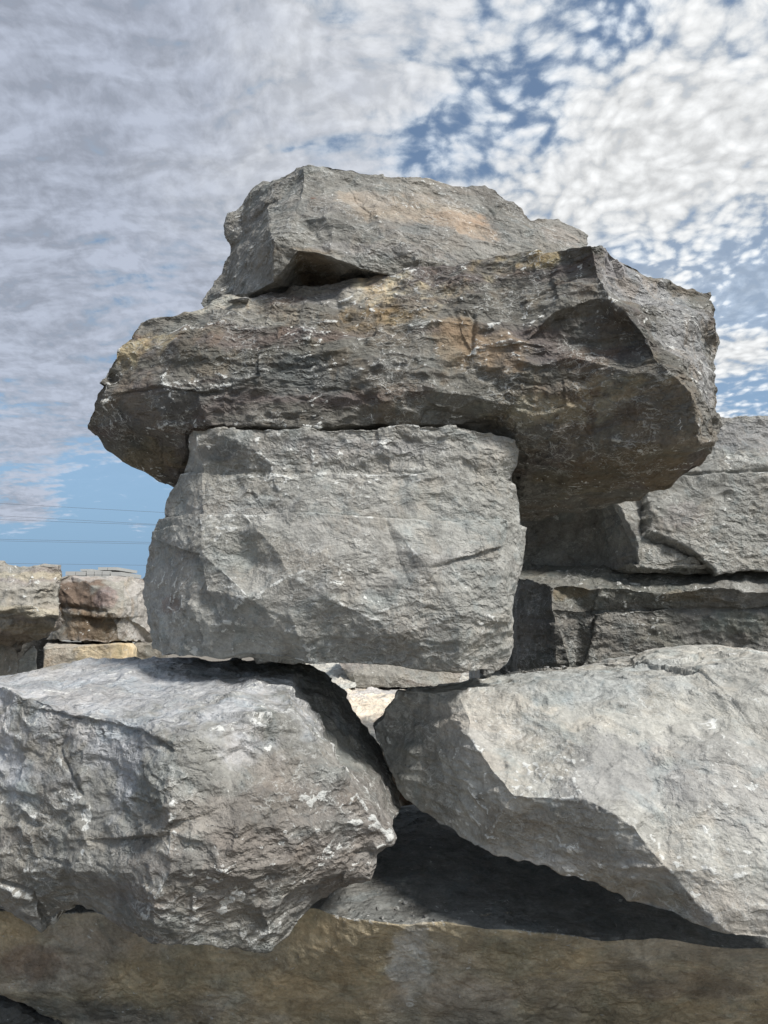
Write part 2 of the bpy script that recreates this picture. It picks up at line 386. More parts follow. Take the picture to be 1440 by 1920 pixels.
def rock(name, label, cat, outline, lines, D, rings, mat, thr=0.008, seed=1, relief=(), vec=0.012, bed=None,
         cracks=(), ledges=(), colour=None, bruise=0.5, chalk=(), blobs=(), group=None, smooth_it=10, ymax=1960, skew=False, patina=None, bruise_k=1.0, up=None):
    t00 = time.time(); V0, T0 = cdt(outline, lines)
    # orient the shell towards the eye
    a, b, c = (V0[i] for i in T0[0][:3])
    if np.dot(np.cross(b - a, c - a), EYE - a) < 0: T0 = [f[::-1] for f in T0]
    bvh = BVHTree.FromPolygons([tuple(v) for v in V0], T0)
    def hit(px, py):
        r = pdir(px, py); o = bvh.ray_cast(Vector(EYE), Vector(r))
        if o[0] is None:
            o = bvh.find_nearest(Vector(P(px, py, float(np.mean([q[2] for q in outline])))))
        n = np.array(o[1]);
        if n @ r > 0: n = -n
        return np.array(o[0]), n
    V, T, flag = close_back(V0, T0, D, rings, skew)
    V, T, flag = refine(V, T, flag, thr, ymax=ymax)
    n = len(V); E = edges_of(T)
    N = normals(V, T); N = smooth_attr(N, E, n, smooth_it); N /= np.linalg.norm(N, axis=1)[:, None] + 1e-9
    X = V.astype(np.float32) + np.float32(seed * 3.17)
    # crooked edges
    w = np.stack([fbm(X * 2.6, seed + 11 * k, 4, 0.55) for k in range(3)], 1)
    w2 = np.stack([perlin(X * 14, seed + 31 * k) for k in range(3)], 1)
    V1 = V + w * vec * 1.6 + w2 * vec * 0.35
    Xw = X + (w * 0.07).astype(np.float32) + (w2 * 0.006).astype(np.float32)
    h = np.zeros(n)
    if bed is not None:
        bv, freq, amp, wob = bed
        st, fr = strata(Xw, bv, freq, seed + 3, wob); st2, fr2 = strata(Xw, bv, freq * 2.7, seed + 4, wob * 1.6)
        msk = 0.35 + 0.65 * sst(fbm(X * 1.4, seed + 77, 2), -0.35, 0.35)
        h += amp * (st + 0.45 * st2) * msk
        h -= amp * 0.35 * np.exp(-((fr - 0.93) / 0.05) ** 2) * msk
    for (kind, sx, sy, sz, amp, *rest) in relief:
        Q = Xw * np.array([1 / sx, 1 / sy, 1 / sz], np.float32)
        s2 = seed + int(1000 * sx) % 97
        h0 = h.copy()
        if kind == 'c':
            k = sst(fbm(X * 1.1, s2 + 50, 2), -0.5, 0.25) * 0.75 + 0.25
            h += amp * chips(Q, s2, *(rest or ())) * k
        elif kind == 'n': h += .6 * amp * fbm(Q, s2, 4, 0.55)
        elif kind == 'r': h += amp * (0.5 - np.abs(fbm(Q, s2, 5, 0.6)) * 1.6)
        h = h - np.percentile(h - h0, 62)
    front = flag > 0.5; ridge_w = None
    ch = np.zeros(n)
    jit = (w * 0.018 + w2 * 0.006)
    for (pl, wd, amp, *r) in cracks:
        d, s = seg_dist(V + jit, [hit(*q) for q in pl])
        k = 0.55 + 0.45 * sst(perlin(X * 5, seed + 21), -.3, .3)
        h -= front * amp * np.exp(-(d / wd) ** 2) * k
    for (pl, amp, wd, side) in ledges:
        d, s = seg_dist(V + jit, [hit(*q) for q in pl])
        h -= front * amp * np.exp(-(d / wd)) * (s * side > 0)
    V2 = V1 + N * h[:, None]
    # nothing dips below / rises above what it lies on is left to the outlines
    N2 = normals(V2, T)
    # curvature -> bruised, whitened arrises
    S = smooth_attr(V2, E, n, 3)
    L = np.bincount(E[:, 0], np.linalg.norm(V[E[:, 0]] - V[E[:, 1]], axis=1), n) + 1e-6
    L = L / (np.bincount(E[:, 0], minlength=n) + 1e-6)
    cv = ((V2 - S) * N2).sum(1) / np.maximum(L, thr * .4)
    cv = smooth_attr(cv, E, n, 1)[:, 0]
    pb = sst(fbm(X * 4.5, seed + 61, 4, 0.6), -0.05, 0.45) * sst(fbm(X * 1.3, seed + 62, 2), -0.45, 0.3)
    br = sst(cv, 0.035, 0.17) * pb * bruise
    C = colour(X, V2, N2, seed)
    for (px, py, rx, rz, tint, amt, *r) in blobs:
        p, nn = hit(px, py); q = (V - p) * np.array([1 / rx, 1 / max(rx, 0.6), 1 / rz])
        d = np.linalg.norm(q, axis=1) + 0.75 * fbm(X * 3.2, seed + 90, 6, 0.68)
        wgt = sst(d, 1.02, 0.55) * amt
        if r: wgt = wgt * sst(fbm(X * r[0], seed + 95, 4, 0.65), -0.40, 0.10)
        C = lay(C, tint, wgt)
    for (pl, wd, amt) in chalk:
        d, s = seg_dist(V + jit * 0.9, [hit(*q) for q in pl])
        k = sst(fbm(X * 11, seed + 41, 5, 0.7), 0.02, 0.30)
        ch = np.maximum(ch, sst(d, wd * 1.5, wd * 0.2) * amt * k * (0.45 + 0.55 * sst(cv, 0.0, 0.12)))
    # scattered calcite smears
    sm = sst(fbm(X * np.array([7, 7, 9], np.float32), seed + 71, 5, 0.68), 0.34, 0.55) * sst(fbm(X * 1.6, seed + 72, 2), 0.0, 0.4) * 0.65 * bruise_k
    SC = np.clip(np.maximum(np.maximum(br, ch), sm), 0, 1)
    me = bpy.data.meshes.new(name)
    me.vertices.add(n); me.vertices.foreach_set('co', V2.astype(np.float32).ravel())
    me.loops.add(3 * len(T)); me.loops.foreach_set('vertex_index', T.astype(np.int32).ravel())
    me.polygons.add(len(T)); me.polygons.foreach_set('loop_start', np.arange(0, 3 * len(T), 3, dtype=np.int32))
    try: me.polygons.foreach_set('loop_total', np.full(len(T), 3, np.int32))
    except Exception: pass
    me.update(); me.validate()
    at = me.color_attributes.new('stone', 'FLOAT_COLOR', 'POINT')
    at.data.foreach_set('color', np.c_[np.clip(C, 0.01, 0.85), np.ones(n)].astype(np.float32).ravel())
    a2 = me.attributes.new('scar', 'FLOAT', 'POINT'); a2.data.foreach_set('value', SC.astype(np.float32))
    me.materials.append(mat)
    o = bpy.data.objects.new(name, me); COL.objects.link(o)
    # origin at the rock's base centre
    c0 = np.array([V2[:, 0].mean(), V2[:, 1].mean(), V2[:, 2].min()])
    me.transform(__import__('mathutils').Matrix.Translation(-Vector(c0))); o.location = c0
    print('%-28s %7d tris %.1fs' % (name, len(T), time.time() - t00))
    return tag(o, label, cat, group)

def dep(l, d): return [(x, y, d) for x, y in l]

# colours of the stone itself
def grey(warm=0.0, val=0.30, var=0.10, purple=0.0, olive=0.0, bedf=3.0):
    def f(X, V, N, seed):
        n = fbm(X * 1.5, seed + 201, 5, 0.6)
        v = val * (1 + var * 1.6 * n)
        C = np.stack([v * (1.0 + warm), v * 1.0, v * (0.925 - warm)], 1)
        b = sst(fbm(X * np.array([.8, .8, bedf], np.float32), seed + 202, 5, 0.55), -0.05, 0.40)
        C = lay(C, (val * .78, val * .63, val * .60), b * purple)
        b = sst(fbm(X * np.array([1.0, 1.0, bedf * .8], np.float32) + 9, seed + 203, 4, 0.55), 0.0, 0.45)
        C = lay(C, (val * .72, val * .74, val * .62), b * olive)
        return C
    return f

EXEC_OBJECTS = True
# ------------------------------------------------------------------ 1. middle block
A_out = [(348,812,3.42),(358,804,3.36),(430,800,3.30),(560,803,3.28),(700,800,3.28),(800,797,3.28),(870,797,3.30),(920,806,3.33),(960,828,3.38),(975,846,3.42),
         (977,900,3.42),(988,960,3.42),(991,985,3.42),(985,1040,3.42),(978,1100,3.40),(966,1150,3.40),(958,1200,3.38),(946,1245,3.40),(930,1257,3.36),
         (865,1256,3.22),(800,1252,3.22),(700,1248,3.23),(600,1244,3.25),(500,1237,3.28),(430,1233,3.31),(350,1230,3.36),(300,1226,3.56),(284,1216,3.64),
         (280,1180,3.66),(272,1150,3.66),(268,1110,3.68),(272,1050,3.66),(284,1000,3.60),(298,965,3.56),(306,938,3.58),(325,905,3.54),(336,880,3.50),(342,850,3.48)]
A_lin = [[(348,812,3.42),(372,880,3.38),(368,960,3.30),(378,1040,3.22),(362,1110,3.24),(352,1180,3.32),(350,1230,3.37)],
         [(298,965,3.56),(368,960,3.30),(450,960,3.24),(580,955,3.20),(720,966,3.20),(860,975,3.22),(940,978,3.28),(991,985,3.42)],
         [(336,880,3.50),(372,880,3.38),(480,885,3.30),(640,882,3.27),(800,880,3.27),(930,888,3.32),(977,900,3.42)],
         [(378,1040,3.22),(470,1120,3.14),(540,1186,3.20),(640,1130,3.10),(750,1190,3.14),(865,1256,3.22)],
         [(640,1130,3.10),(640,1050,3.11),(720,966,3.20)],
         [(352,1180,3.32),(430,1190,3.27),(540,1186,3.20)],
         [(940,978,3.28),(945,1060,3.24),(935,1150,3.24),(930,1257,3.36)],
         [(520,1030,3.15)],[(800,1060,3.13),(850,1045,3.14),(935,1025,3.22)],[(770,1100,3.15)],[(860,1150,3.13)],[(450,1040,3.24),(540,1080,3.13)]]
rock('stone_block', 'pale grey squarish stone block carrying the wide overhanging slab', 'stone block', A_out, A_lin, 1.3, [(.25,.99,.99),(1.0,.9,.97)], M_ROCK,
     seed=3, vec=0.010, bed=((0.03, 0, 1), 5.0, 0.007, 0.4),
     relief=[('n',.5,.5,.35,.016),('c',.26,.26,.20,0.048),('c',.10,.10,.06,0.0160),('c',.045,.045,.03,0.0063),('r',.2,.2,.12,.003)],
     cracks=[([(298,966),(450,960),(580,957),(720,968),(860,977),(988,986)],.006,.016),([(336,884),(480,888),(640,884),(800,884),(977,902)],.006,.010),
             ([(640,950),(655,905)],.006,.008),([(378,1050),(352,1110),(350,1160)],.006,.012),([(760,1090),(762,1170)],.005,.008)],
     ledges=[([(320,1022),(372,1040),(385,1110)],.030,.09,-1),([(290,964),(450,961),(580,956),(720,967),(860,977),(990,986)],.032,.22,1),([(330,884),(480,886),(640,882),(800,884),(980,902)],.018,.12,1),([(850,1050),(935,1025)],.02,.06,-1)],
     colour=grey(0.0, .325, .10, .12, .12), bruise=1.0, bruise_k=1.0,
     chalk=[([(655,822),(632,858)],.016,.95),([(742,815),(720,835)],.010,.9),([(700,820),(690,850),(700,880)],.008,.7),([(690,918),(755,920)],.010,.8),
            ([(575,925),(540,950),(620,962)],.010,.7),([(300,1010),(320,985)],.008,.8),([(655,1040),(640,1090),(560,1100)],.016,.8),([(760,1100),(700,1120),(640,1125)],.012,.7),
            ([(540,1180),(600,1150),(640,1130)],.014,.6),([(940,890),(965,870),(972,910)],.014,.8),([(975,905),(985,975)],.008,.7),([(400,1000),(480,1010),(560,1005)],.014,.6),
            ([(820,1010),(930,1018)],.012,.8)],
     blobs=[(400,845,.14,.05,(.17,.18,.18),.75),(320,1140,.10,.05,(.20,.16,.14),.7),(700,835,.5,.05,(.24,.24,.24),.5)])

# ------------------------------------------------------------------ 2. wide slab
B_out = [(165,797,3.70),(172,770,3.62),(194,715,3.52),(214,670,3.46),(238,625,3.48),(262,603,3.55),(310,590,3.52),(370,578,3.52),(450,562,3.50),(520,552,3.50),
         (600,536,3.50),(680,520,3.46),(760,503,3.40),(800,506,3.42),(900,490,3.38),(960,478,3.34),(1040,468,3.20),(1104,461,3.04),(1136,462,3.14),(1160,476,3.26),
         (1192,496,3.40),(1240,532,3.50),(1290,540,3.62),(1324,560,3.70),(1343,600,3.74),(1350,640,3.70),(1344,680,3.64),(1350,740,3.58),(1347,790,3.50),(1346,832,3.36),
         (1330,852,3.42),(1310,880,3.56),(1272,900,3.70),(1240,914,3.80),(1180,918,3.86),(1100,924,3.92),(1050,927,3.98),(985,926,3.98),(940,860,3.66),(900,812,3.42),
         (870,796,3.30),(760,797,3.25),(600,800,3.22),(480,800,3.24),(400,800,3.28),(350,812,3.42),(338,870,3.72),(322,907,4.10),(290,896,4.06),(250,875,3.98),(210,850,3.90),(182,825,3.82)]
BX = lambda L: [[(x, y, 3.32 - (3.32 - d) * 0.62 if d < 3.32 else d) for x, y, d in l] for l in L]
B_lin = [[(1104,461,3.04),(1120,520,2.94),(1148,562,2.88),(1186,600,2.82),(1228,660,2.78),(1262,706,2.78),(1290,735,2.80),(1298,790,2.86),(1312,830,2.96),(1346,832,3.36)],
         [(165,797,3.70),(230,735,3.42),(360,730,3.24),(460,720,3.16)],
         [(194,715,3.52),(290,650,3.40),(420,655,3.26),(560,640,3.18),(700,640,3.12),(880,650,3.02),(985,640,2.98)],
         [(165,797,3.70),(250,800,3.50),(350,812,3.42)],
         [(985,640,2.98),(1040,580,2.94),(1110,562,2.96),(1148,562,2.88)],
         [(985,640,2.98),(1090,668,2.92),(1180,690,2.82),(1228,660,2.78)],
         [(1040,600,3.06),(1140,590,3.02),(1200,645,2.93)],
         [(1060,640,3.06),(1150,650,3.0)],
         [(870,796,3.30),(960,760,3.06),(985,700,2.96),(985,640,2.98)],
         [(900,812,3.42),(985,832,3.34),(1100,846,3.22),(1200,838,3.10),(1312,830,2.96)],
         [(600,720,3.10),(760,730,3.05),(880,740,3.04),(960,760,3.06)],
         [(870,520,3.26),(860,600,3.12),(885,680,3.06)],
         [(1200,560,3.12),(1280,640,3.20),(1310,730,3.16)]]
TANC = (.36,.29,.18)
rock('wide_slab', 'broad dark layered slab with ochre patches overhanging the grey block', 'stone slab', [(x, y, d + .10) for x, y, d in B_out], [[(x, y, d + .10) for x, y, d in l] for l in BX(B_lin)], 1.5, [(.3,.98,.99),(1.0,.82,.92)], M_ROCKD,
     seed=8, vec=0.013, bed=((-0.06, 0.0, 1), 9.0, 0.016, 0.7),
     relief=[('n',.55,.55,.3,.022),('c',.28,.28,.14,0.0462),('c',.12,.12,.055,0.0200),('c',.055,.055,.026,0.0088),('r',.2,.2,.09,.003)],
     cracks=[([(888,590),(884,640),(875,690)],.012,.035),([(760,800),(800,770),(870,780)],.008,.014),([(990,560),(1080,520),(1110,515)],.006,.014),([(900,560),(1000,520),(1100,500)],.005,.010)],
     ledges=[([(230,732),(300,722),(360,735),(400,732)],.022,.06,-1)],
     colour=grey(0.045, .155, .20, .70, .30, 4.5), bruise=.5, bruise_k=.55, smooth_it=8,
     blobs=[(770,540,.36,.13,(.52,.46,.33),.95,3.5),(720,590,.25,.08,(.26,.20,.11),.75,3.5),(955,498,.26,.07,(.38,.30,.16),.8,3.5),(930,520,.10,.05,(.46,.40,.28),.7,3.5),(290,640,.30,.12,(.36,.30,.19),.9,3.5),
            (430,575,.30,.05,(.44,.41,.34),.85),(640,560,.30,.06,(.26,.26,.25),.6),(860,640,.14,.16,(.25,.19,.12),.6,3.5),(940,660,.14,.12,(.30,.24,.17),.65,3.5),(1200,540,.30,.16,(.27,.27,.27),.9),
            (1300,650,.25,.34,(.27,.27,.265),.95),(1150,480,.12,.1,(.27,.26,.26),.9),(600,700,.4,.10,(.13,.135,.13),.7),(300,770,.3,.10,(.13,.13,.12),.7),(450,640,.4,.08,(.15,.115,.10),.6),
            (280,870,.25,.08,(.22,.18,.10),.5),(1100,760,.30,.12,(.12,.095,.075),.6),(1120,620,.16,.08,(.11,.11,.10),.7),(1150,890,.4,.12,(.15,.125,.07),.5),  # dark blobs at right put underside and recess shade into colour
            (1180,720,.30,.06,(.36,.33,.25),.6,6.0),(1040,770,.30,.07,(.36,.34,.26),.6,6.0),(480,600,.35,.05,(.36,.35,.31),.5,6.0)],
     chalk=[([(330,720),(300,705),(370,700)],.025,.7),([(390,735),(370,720)],.012,.7),([(745,690),(800,690)],.015,.8),([(1145,560),(1225,655)],.012,.8),([(1105,470),(1120,520)],.010,.6),
            ([(930,700),(980,660),(990,640)],.015,.6),([(490,650),(520,690),(450,700)],.015,.6),([(395,780),(440,790)],.012,.8),([(780,660),(860,640)],.012,.6)])

# ------------------------------------------------------------------ 3. top rock
C_out = [(378,571,4.14),(386,548,4.16),(420,507,4.18),(432,480,4.20),(436,455,4.20),(422,426,4.24),(428,402,4.26),(456,374,4.26),(470,356,4.24),(520,336,4.00),
         (552,318,3.90),(570,310,3.78),(612,313,3.84),(700,325,3.90),(800,335,3.96),(870,345,4.02),(922,352,4.06),(950,366,4.10),(980,388,4.12),(1002,408,4.12),(1050,410,4.16),
         (1086,425,4.20),(1104,441,4.22),(1107,470,4.10),(1010,500,3.80),(900,512,3.62),(800,522,3.52),(760,524,3.54),(690,535,3.85),(600,560,4.05),(520,572,4.10),(450,582,4.10),(392,584,4.05)]
C_lin = [[(570,310,3.78),(568,370,3.66),(548,412,3.52),(512,452,3.40),(509,528,3.48),(470,545,3.62),(430,556,3.96),(390,573,4.12),(378,571,4.14)],
         [(512,452,3.40),(560,474,3.42),(620,486,3.42),(665,500,3.44),(700,512,3.48),(760,520,3.52)],
         [(612,313,3.84),(640,375,3.68),(680,392,3.66),(610,408,3.52),(548,412,3.52)],
         [(568,370,3.66),(600,395,3.64),(610,408,3.52)],
         [(660,330,3.86),(680,392,3.66)],[(800,440,3.62)],[(700,360,3.74),(690,420,3.60)],
         [(432,480,4.20),(455,440,4.10),(500,380,3.84)],[(545,441,3.43),(566,397,3.60),(586,438,3.56),(545,441,3.43)],[(586,438,3.56),(625,434,3.50)],[(456,374,4.26),(500,380,3.84),(568,370,3.66)],
         [(610,408,3.52),(720,450,3.50),(800,490,3.50)],[(950,366,4.10),(930,400,3.96),(1000,440,3.92)],[(450,500,3.92),(430,556,3.96)],[(450,500,3.92),(512,452,3.40)]]
rock('capstone', 'angular grey boulder with faint rusty face crowning the stack', 'boulder', C_out, C_lin, 1.2, [(.3,.96,.98),(1.0,.72,.86)], M_ROCK,
     seed=14, vec=0.011, bed=((0.25, 0, 1), 6.0, 0.007, 0.5),
     relief=[('n',.5,.5,.4,.016),('c',.24,.24,.16,0.0315),('c',.10,.10,.06,0.0130),('c',.045,.045,.03,0.0063),('r',.2,.2,.1,.006)],
     cracks=[([(560,395),(500,470),(470,520)],.010,.016),([(690,400),(672,380),(650,345)],.006,.012),([(800,340),(805,380)],.006,.01)],
     ledges=[([(930,400),(950,380),(985,400)],.03,.08,1)],
     colour=grey(0.02, .225, .12, .14, .06), bruise=.5, bruise_k=.4,
     blobs=[(780,395,.50,.17,(.34,.29,.23),.8),(860,420,.34,.12,(.35,.27,.20),.7,3.5),(700,370,.15,.10,(.33,.30,.26),.6),(820,370,.22,.04,(.31,.29,.26),.5),(900,410,.08,.05,(.38,.25,.16),.5,7.0),
            (1050,440,.2,.08,(.31,.28,.25),.6),(590,510,.20,.05,(.17,.14,.10),.8),(700,470,.4,.05,(.29,.28,.27),.5),(590,370,.02,.015,(.12,.05,.03),.8)],
     chalk=[([(545,465),(600,460),(660,480)],.02,.35)])

# ------------------------------------------------------------------ 4. lower left boulder
D_out = [(-220,1290,4.2),(0,1262,4.1),(100,1250,4.05),(200,1233,4.0),(250,1229,4.0),(350,1232,4.0),(480,1237,3.95),(578,1246,4.10),(612,1264,4.10),(640,1292,4.08),(664,1330,4.05),
         (690,1370,4.0),(708,1400,3.95),(725,1430,3.88),(744,1470,3.78),(750,1520,3.55),(735,1545,3.25),(727,1562,3.0),(729,1580,2.90),(700,1600,2.88),(686,1640,2.88),(650,1672,2.90),
         (600,1700,2.90),(562,1726,2.86),(540,1752,2.84),(500,1770,2.80),(430,1772,2.72),(360,1774,2.66),(305,1772,2.64),(280,1763,2.68),(230,1742,2.80),(150,1706,2.96),(112,1712,3.0),(96,1738,3.0),(78,1745,2.98),(0,1720,2.98),(-220,1640,3.3)]
D_lin = [[(-220,1300,3.5),(0,1286,3.16),(60,1312,2.98),(130,1336,2.86),(200,1341,2.80),(270,1362,2.70),(325,1396,2.60),(395,1368,2.64),(450,1352,2.72),(505,1350,2.78),(545,1330,2.90),(540,1290,3.3),(552,1262,3.75),(578,1246,4.10)],
         [(325,1396,2.60),(322,1450,2.56),(328,1500,2.52),(318,1560,2.51),(322,1640,2.50),(290,1700,2.54),(305,1772,2.64)],
         [(545,1330,2.90),(575,1370,2.84),(605,1420,2.80),(640,1462,2.80),(680,1510,2.80),(705,1545,2.82),(729,1580,2.90)],
         [(552,1262,3.75),(600,1340,3.45),(650,1430,3.30),(700,1510,3.15),(727,1562,3.0)],
         [(-220,1560,3.3),(0,1650,2.92),(60,1672,2.90),(150,1706,2.96)],
         [(0,1480,2.98),(90,1500,2.84),(200,1480,2.74),(328,1500,2.52)],[(90,1500,2.84),(120,1620,2.80),(230,1742,2.80)],
         [(270,1540,2.62),(240,1640,2.60),(230,1742,2.80)],
         [(328,1500,2.52),(430,1490,2.58),(560,1480,2.68),(640,1462,2.80)],[(322,1640,2.50),(450,1620,2.54),(580,1600,2.68),(700,1600,2.88)],
         [(450,1560,2.53),(600,1540,2.68)],[(500,1690,2.66),(600,1650,2.78)]]
rock('left_base_boulder', 'big grey boulder at lower left with white scars and a flat top coloured pale for sunlight', 'boulder', D_out, D_lin, 0.9, [(.3,.96,.86),(1.0,.80,.6)], M_ROCK,
     seed=21, vec=0.012, bed=((-0.05, 0.0, 1), 7.0, 0.012, 0.9),
     relief=[('n',.5,.5,.35,.020),('c',.26,.26,.16,0.034),('c',.11,.11,.06,0.0200),('c',.05,.05,.028,0.0080),('r',.2,.2,.1,.003)],
     cracks=[([(130,1340),(100,1400),(150,1490)],.008,.016),([(565,1590),(560,1640)],.006,.012),([(0,1655),(60,1678),(150,1712)],.010,.03)],
     ledges=[([(230,1570),(300,1565),(330,1540)],.030,.10,-1),([(80,1330),(160,1345),(270,1370),(320,1400)],.015,.05,-1)],
     colour=grey(0.01, .255, .12, .30, .22), bruise=1.0, bruise_k=1.1,
     blobs=[(520,1520,.45,.12,(.225,.20,.175),.6),(480,1620,.4,.12,(.215,.19,.165),.6),(100,1420,.4,.2,(.22,.22,.205),.6),(40,1490,.10,.06,(.30,.33,.33),.7),(290,1290,.9,.4,(.42,.43,.44),.85),(120,1275,.9,.4,(.42,.43,.44),.85),(605,1440,.10,.06,(.33,.32,.29),.6)],  # two wide pale blobs put the light on the flat top into colour
     chalk=[([(325,1396),(322,1450),(335,1500),(315,1560)],.022,.9),([(330,1500),(320,1640),(290,1700)],.022,.7),([(560,1505),(600,1500),(615,1480)],.022,.95),([(500,1560),(560,1560)],.02,.6),
            ([(20,1600),(50,1640),(90,1640)],.04,.8),([(60,1530),(40,1580),(10,1600)],.03,.7),([(260,1730),(290,1700),(310,1660)],.02,.9),([(310,1660),(370,1640),(420,1650)],.018,.7),
            ([(640,1590),(600,1610)],.02,.8),([(610,1440),(640,1470),(700,1545)],.012,.8),([(470,1650),(480,1680)],.014,.9),([(340,1760),(420,1690)],.012,.6),([(500,1400),(510,1375)],.02,.7),
            ([(680,1560),(620,1550)],.014,.7),([(400,1700),(350,1740)],.012,.7),([(325,1396),(400,1370),(500,1352)],.012,.6)])

# ------------------------------------------------------------------ 5. lower right boulder
E_out = [(701,1366,3.70),(720,1340,3.66),(738,1310,3.62),(746,1296,3.62),(800,1288,3.62),(870,1280,3.70),(940,1263,3.90),(1000,1256,4.0),(1080,1246,4.1),(1178,1239,4.2),
         (1186,1226,4.2),(1230,1213,4.2),(1340,1206,4.2),(1400,1209,4.1),(1440,1216,4.0),(1660,1240,4.0),(1660,1790,2.7),(1440,1756,2.62),(1384,1752,2.63),(1280,1720,2.74),(1200,1695,2.84),
         (1100,1652,2.88),(1000,1620,2.98),(900,1592,3.10),(860,1570,3.22),(820,1546,3.34),(790,1522,3.42),(770,1500,3.48),(744,1480,3.54),(731,1450,3.60),(715,1420,3.66),(706,1392,3.70)]
E_lin = [[(746,1296,3.62),(800,1300,3.46),(850,1290,3.36),(930,1283,3.36),(1010,1278,3.36),(1100,1270,3.36),(1200,1262,3.34),(1300,1250,3.34),(1380,1240,3.3),(1440,1250,3.2),(1660,1300,3.1)],
         [(850,1290,3.36),(872,1335,3.26),(882,1385,3.18),(918,1440,3.06),(962,1492,2.94)],
         [(962,1492,2.94),(1020,1497,2.88),(1090,1500,2.80),(1140,1520,2.76),(1190,1548,2.72),(1222,1590,2.70),(1256,1622,2.70),(1330,1625,2.68),(1440,1622,2.66),(1660,1620,2.66)],
         [(962,1492,2.94),(1000,1545,2.95),(1060,1590,2.90),(1130,1612,2.82),(1256,1622,2.70)],
         [(1256,1622,2.70),(1300,1690,2.69),(1384,1752,2.63)],[(1060,1590,2.90),(1100,1652,2.88)],
         [(760,1360,3.56),(800,1440,3.42),(860,1510,3.22),(900,1592,3.10)],
         [(1060,1380,3.10),(1200,1400,3.0),(1340,1400,2.95)],[(1240,1500,2.82),(1400,1500,2.78)],[(1280,1330,3.16),(1400,1320,3.1)],
         [(1178,1239,4.2),(1190,1246,3.9),(1240,1240,3.72),(1300,1230,3.8)]]
rock('right_base_boulder', 'big smooth pale grey boulder leaning in at lower right', 'boulder', E_out, E_lin, 0.9, [(.3,.96,.86),(1.0,.84,.6)], M_SMOOTH,
     seed=33, vec=0.011, bed=((0.10, 0.0, 1), 6.0, 0.007, 0.7),
     relief=[('n',.6,.6,.4,.018),('c',.24,.24,.11,0.0294),('c',.11,.11,.045,0.0170),('c',.045,.045,.022,0.0076),('r',.18,.18,.07,.004)],
     cracks=[([(1256,1625),(1340,1632),(1440,1630)],.005,.008)],
     ledges=[([(1250,1250),(1350,1330),(1440,1380)],.012,.08,1),([(1176,1246),(1235,1244),(1290,1232)],.03,.35,-1)],
     colour=grey(0.012, .40, .09, .12, .05), bruise=.9, bruise_k=.8,
     blobs=[(800,1420,.25,.3,(.19,.195,.18),.6),(1050,1570,.35,.10,(.27,.25,.21),.6),(1130,1660,.4,.06,(.24,.20,.13),.5),(1100,1265,.5,.2,(.33,.35,.345),.7),(1400,1460,.35,.2,(.34,.335,.32),.5),(1150,1440,.3,.15,(.26,.26,.26),.5)],
     chalk=[([(905,1395),(925,1440),(965,1480)],.014,.8),([(1020,1495),(960,1490)],.03,.7),([(1230,1560),(1250,1610),(1260,1640)],.028,.8),([(1120,1515),(1090,1500)],.02,.5),([(1080,1590),(1060,1600)],.03,.6),
            ([(1205,1310),(1215,1335)],.015,.8),([(1350,1345),(1360,1390)],.013,.8),([(1160,1300),(1150,1310)],.012,.8),([(1050,1600),(1120,1625)],.02,.6),([(1340,1630),(1335,1660)],.014,.7),([(1130,1275),(1125,1290)],.008,.8)])

# ------------------------------------------------------------------ 6. foundation slab
F_out = [(-260,1540,4.50),(300,1528,4.60),(740,1517,4.65),(780,1512,4.65),(1000,1528,4.60),(1700,1540,4.50),(1760,1800,3.22),(1800,2060,3.95),(700,2060,3.95),(400,2030,3.89),(230,1975,3.77),(130,1932,3.68),(60,1893,3.63),(0,1866,3.58),(-100,1845,3.58),(-260,1830,3.60)]
F_lin = [[(-260,1700,3.47),(0,1706,3.44),(200,1715,3.40),(400,1712,3.36),(520,1706,3.32),(600,1702,3.30),(650,1720,3.24),(700,1727,3.22),(760,1735,3.22),(830,1735,3.22),(920,1742,3.20),(1000,1750,3.20),(1080,1757,3.18),(1130,1768,3.16),(1148,1757,3.18),(1240,1758,3.17),(1300,1768,3.15),(1440,1776,3.12),(1760,1800,3.22)],
         [(0,1866,3.58),(200,1850,3.52),(500,1850,3.48),(900,1850,3.44),(1300,1860,3.42),(1800,2060,3.95)]]
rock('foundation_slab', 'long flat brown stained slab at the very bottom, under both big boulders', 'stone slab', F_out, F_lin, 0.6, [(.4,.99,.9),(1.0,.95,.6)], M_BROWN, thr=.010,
     seed=41, vec=0.008, relief=[('n',.6,.6,.4,.012),('c',.16,.16,.11,0.0120),('c',.055,.055,.045,0.0076),('c',.025,.025,.022,0.0034)],
     cracks=[([(870,1700),(900,1715),(960,1710)],.006,.01)],
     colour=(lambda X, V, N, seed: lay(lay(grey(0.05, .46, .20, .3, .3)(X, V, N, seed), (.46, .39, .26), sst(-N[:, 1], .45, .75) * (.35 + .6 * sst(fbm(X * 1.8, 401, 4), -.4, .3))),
                                      (.14, .15, .15), sst(N[:, 2], .55, .8) * .85)),  # upward faces darkened in colour for the shadow of the stones above
     bruise=.35, bruise_k=.3,
     blobs=[(765,1820,.10,.30,(.62,.61,.56),.95,4.0),(60,1800,.22,.10,(.28,.21,.16),.6),(1300,1850,.25,.12,(.25,.22,.18),.6),(930,1800,.10,.12,(.28,.25,.17),.5),(780,1890,.08,.2,(.30,.29,.24),.6,5.0),(150,1895,.30,.07,(.17,.17,.15),.7)],
     chalk=[([(765,1750),(770,1830),(778,1910)],.035,.8),([(200,1790),(190,1830),(200,1870)],.02,.7),([(85,1750),(92,1775)],.008,.7),([(44,1850),(46,1880)],.01,.6),([(370,1895),(400,1910)],.02,.6),([(860,1870),(880,1800)],.01,.5)])

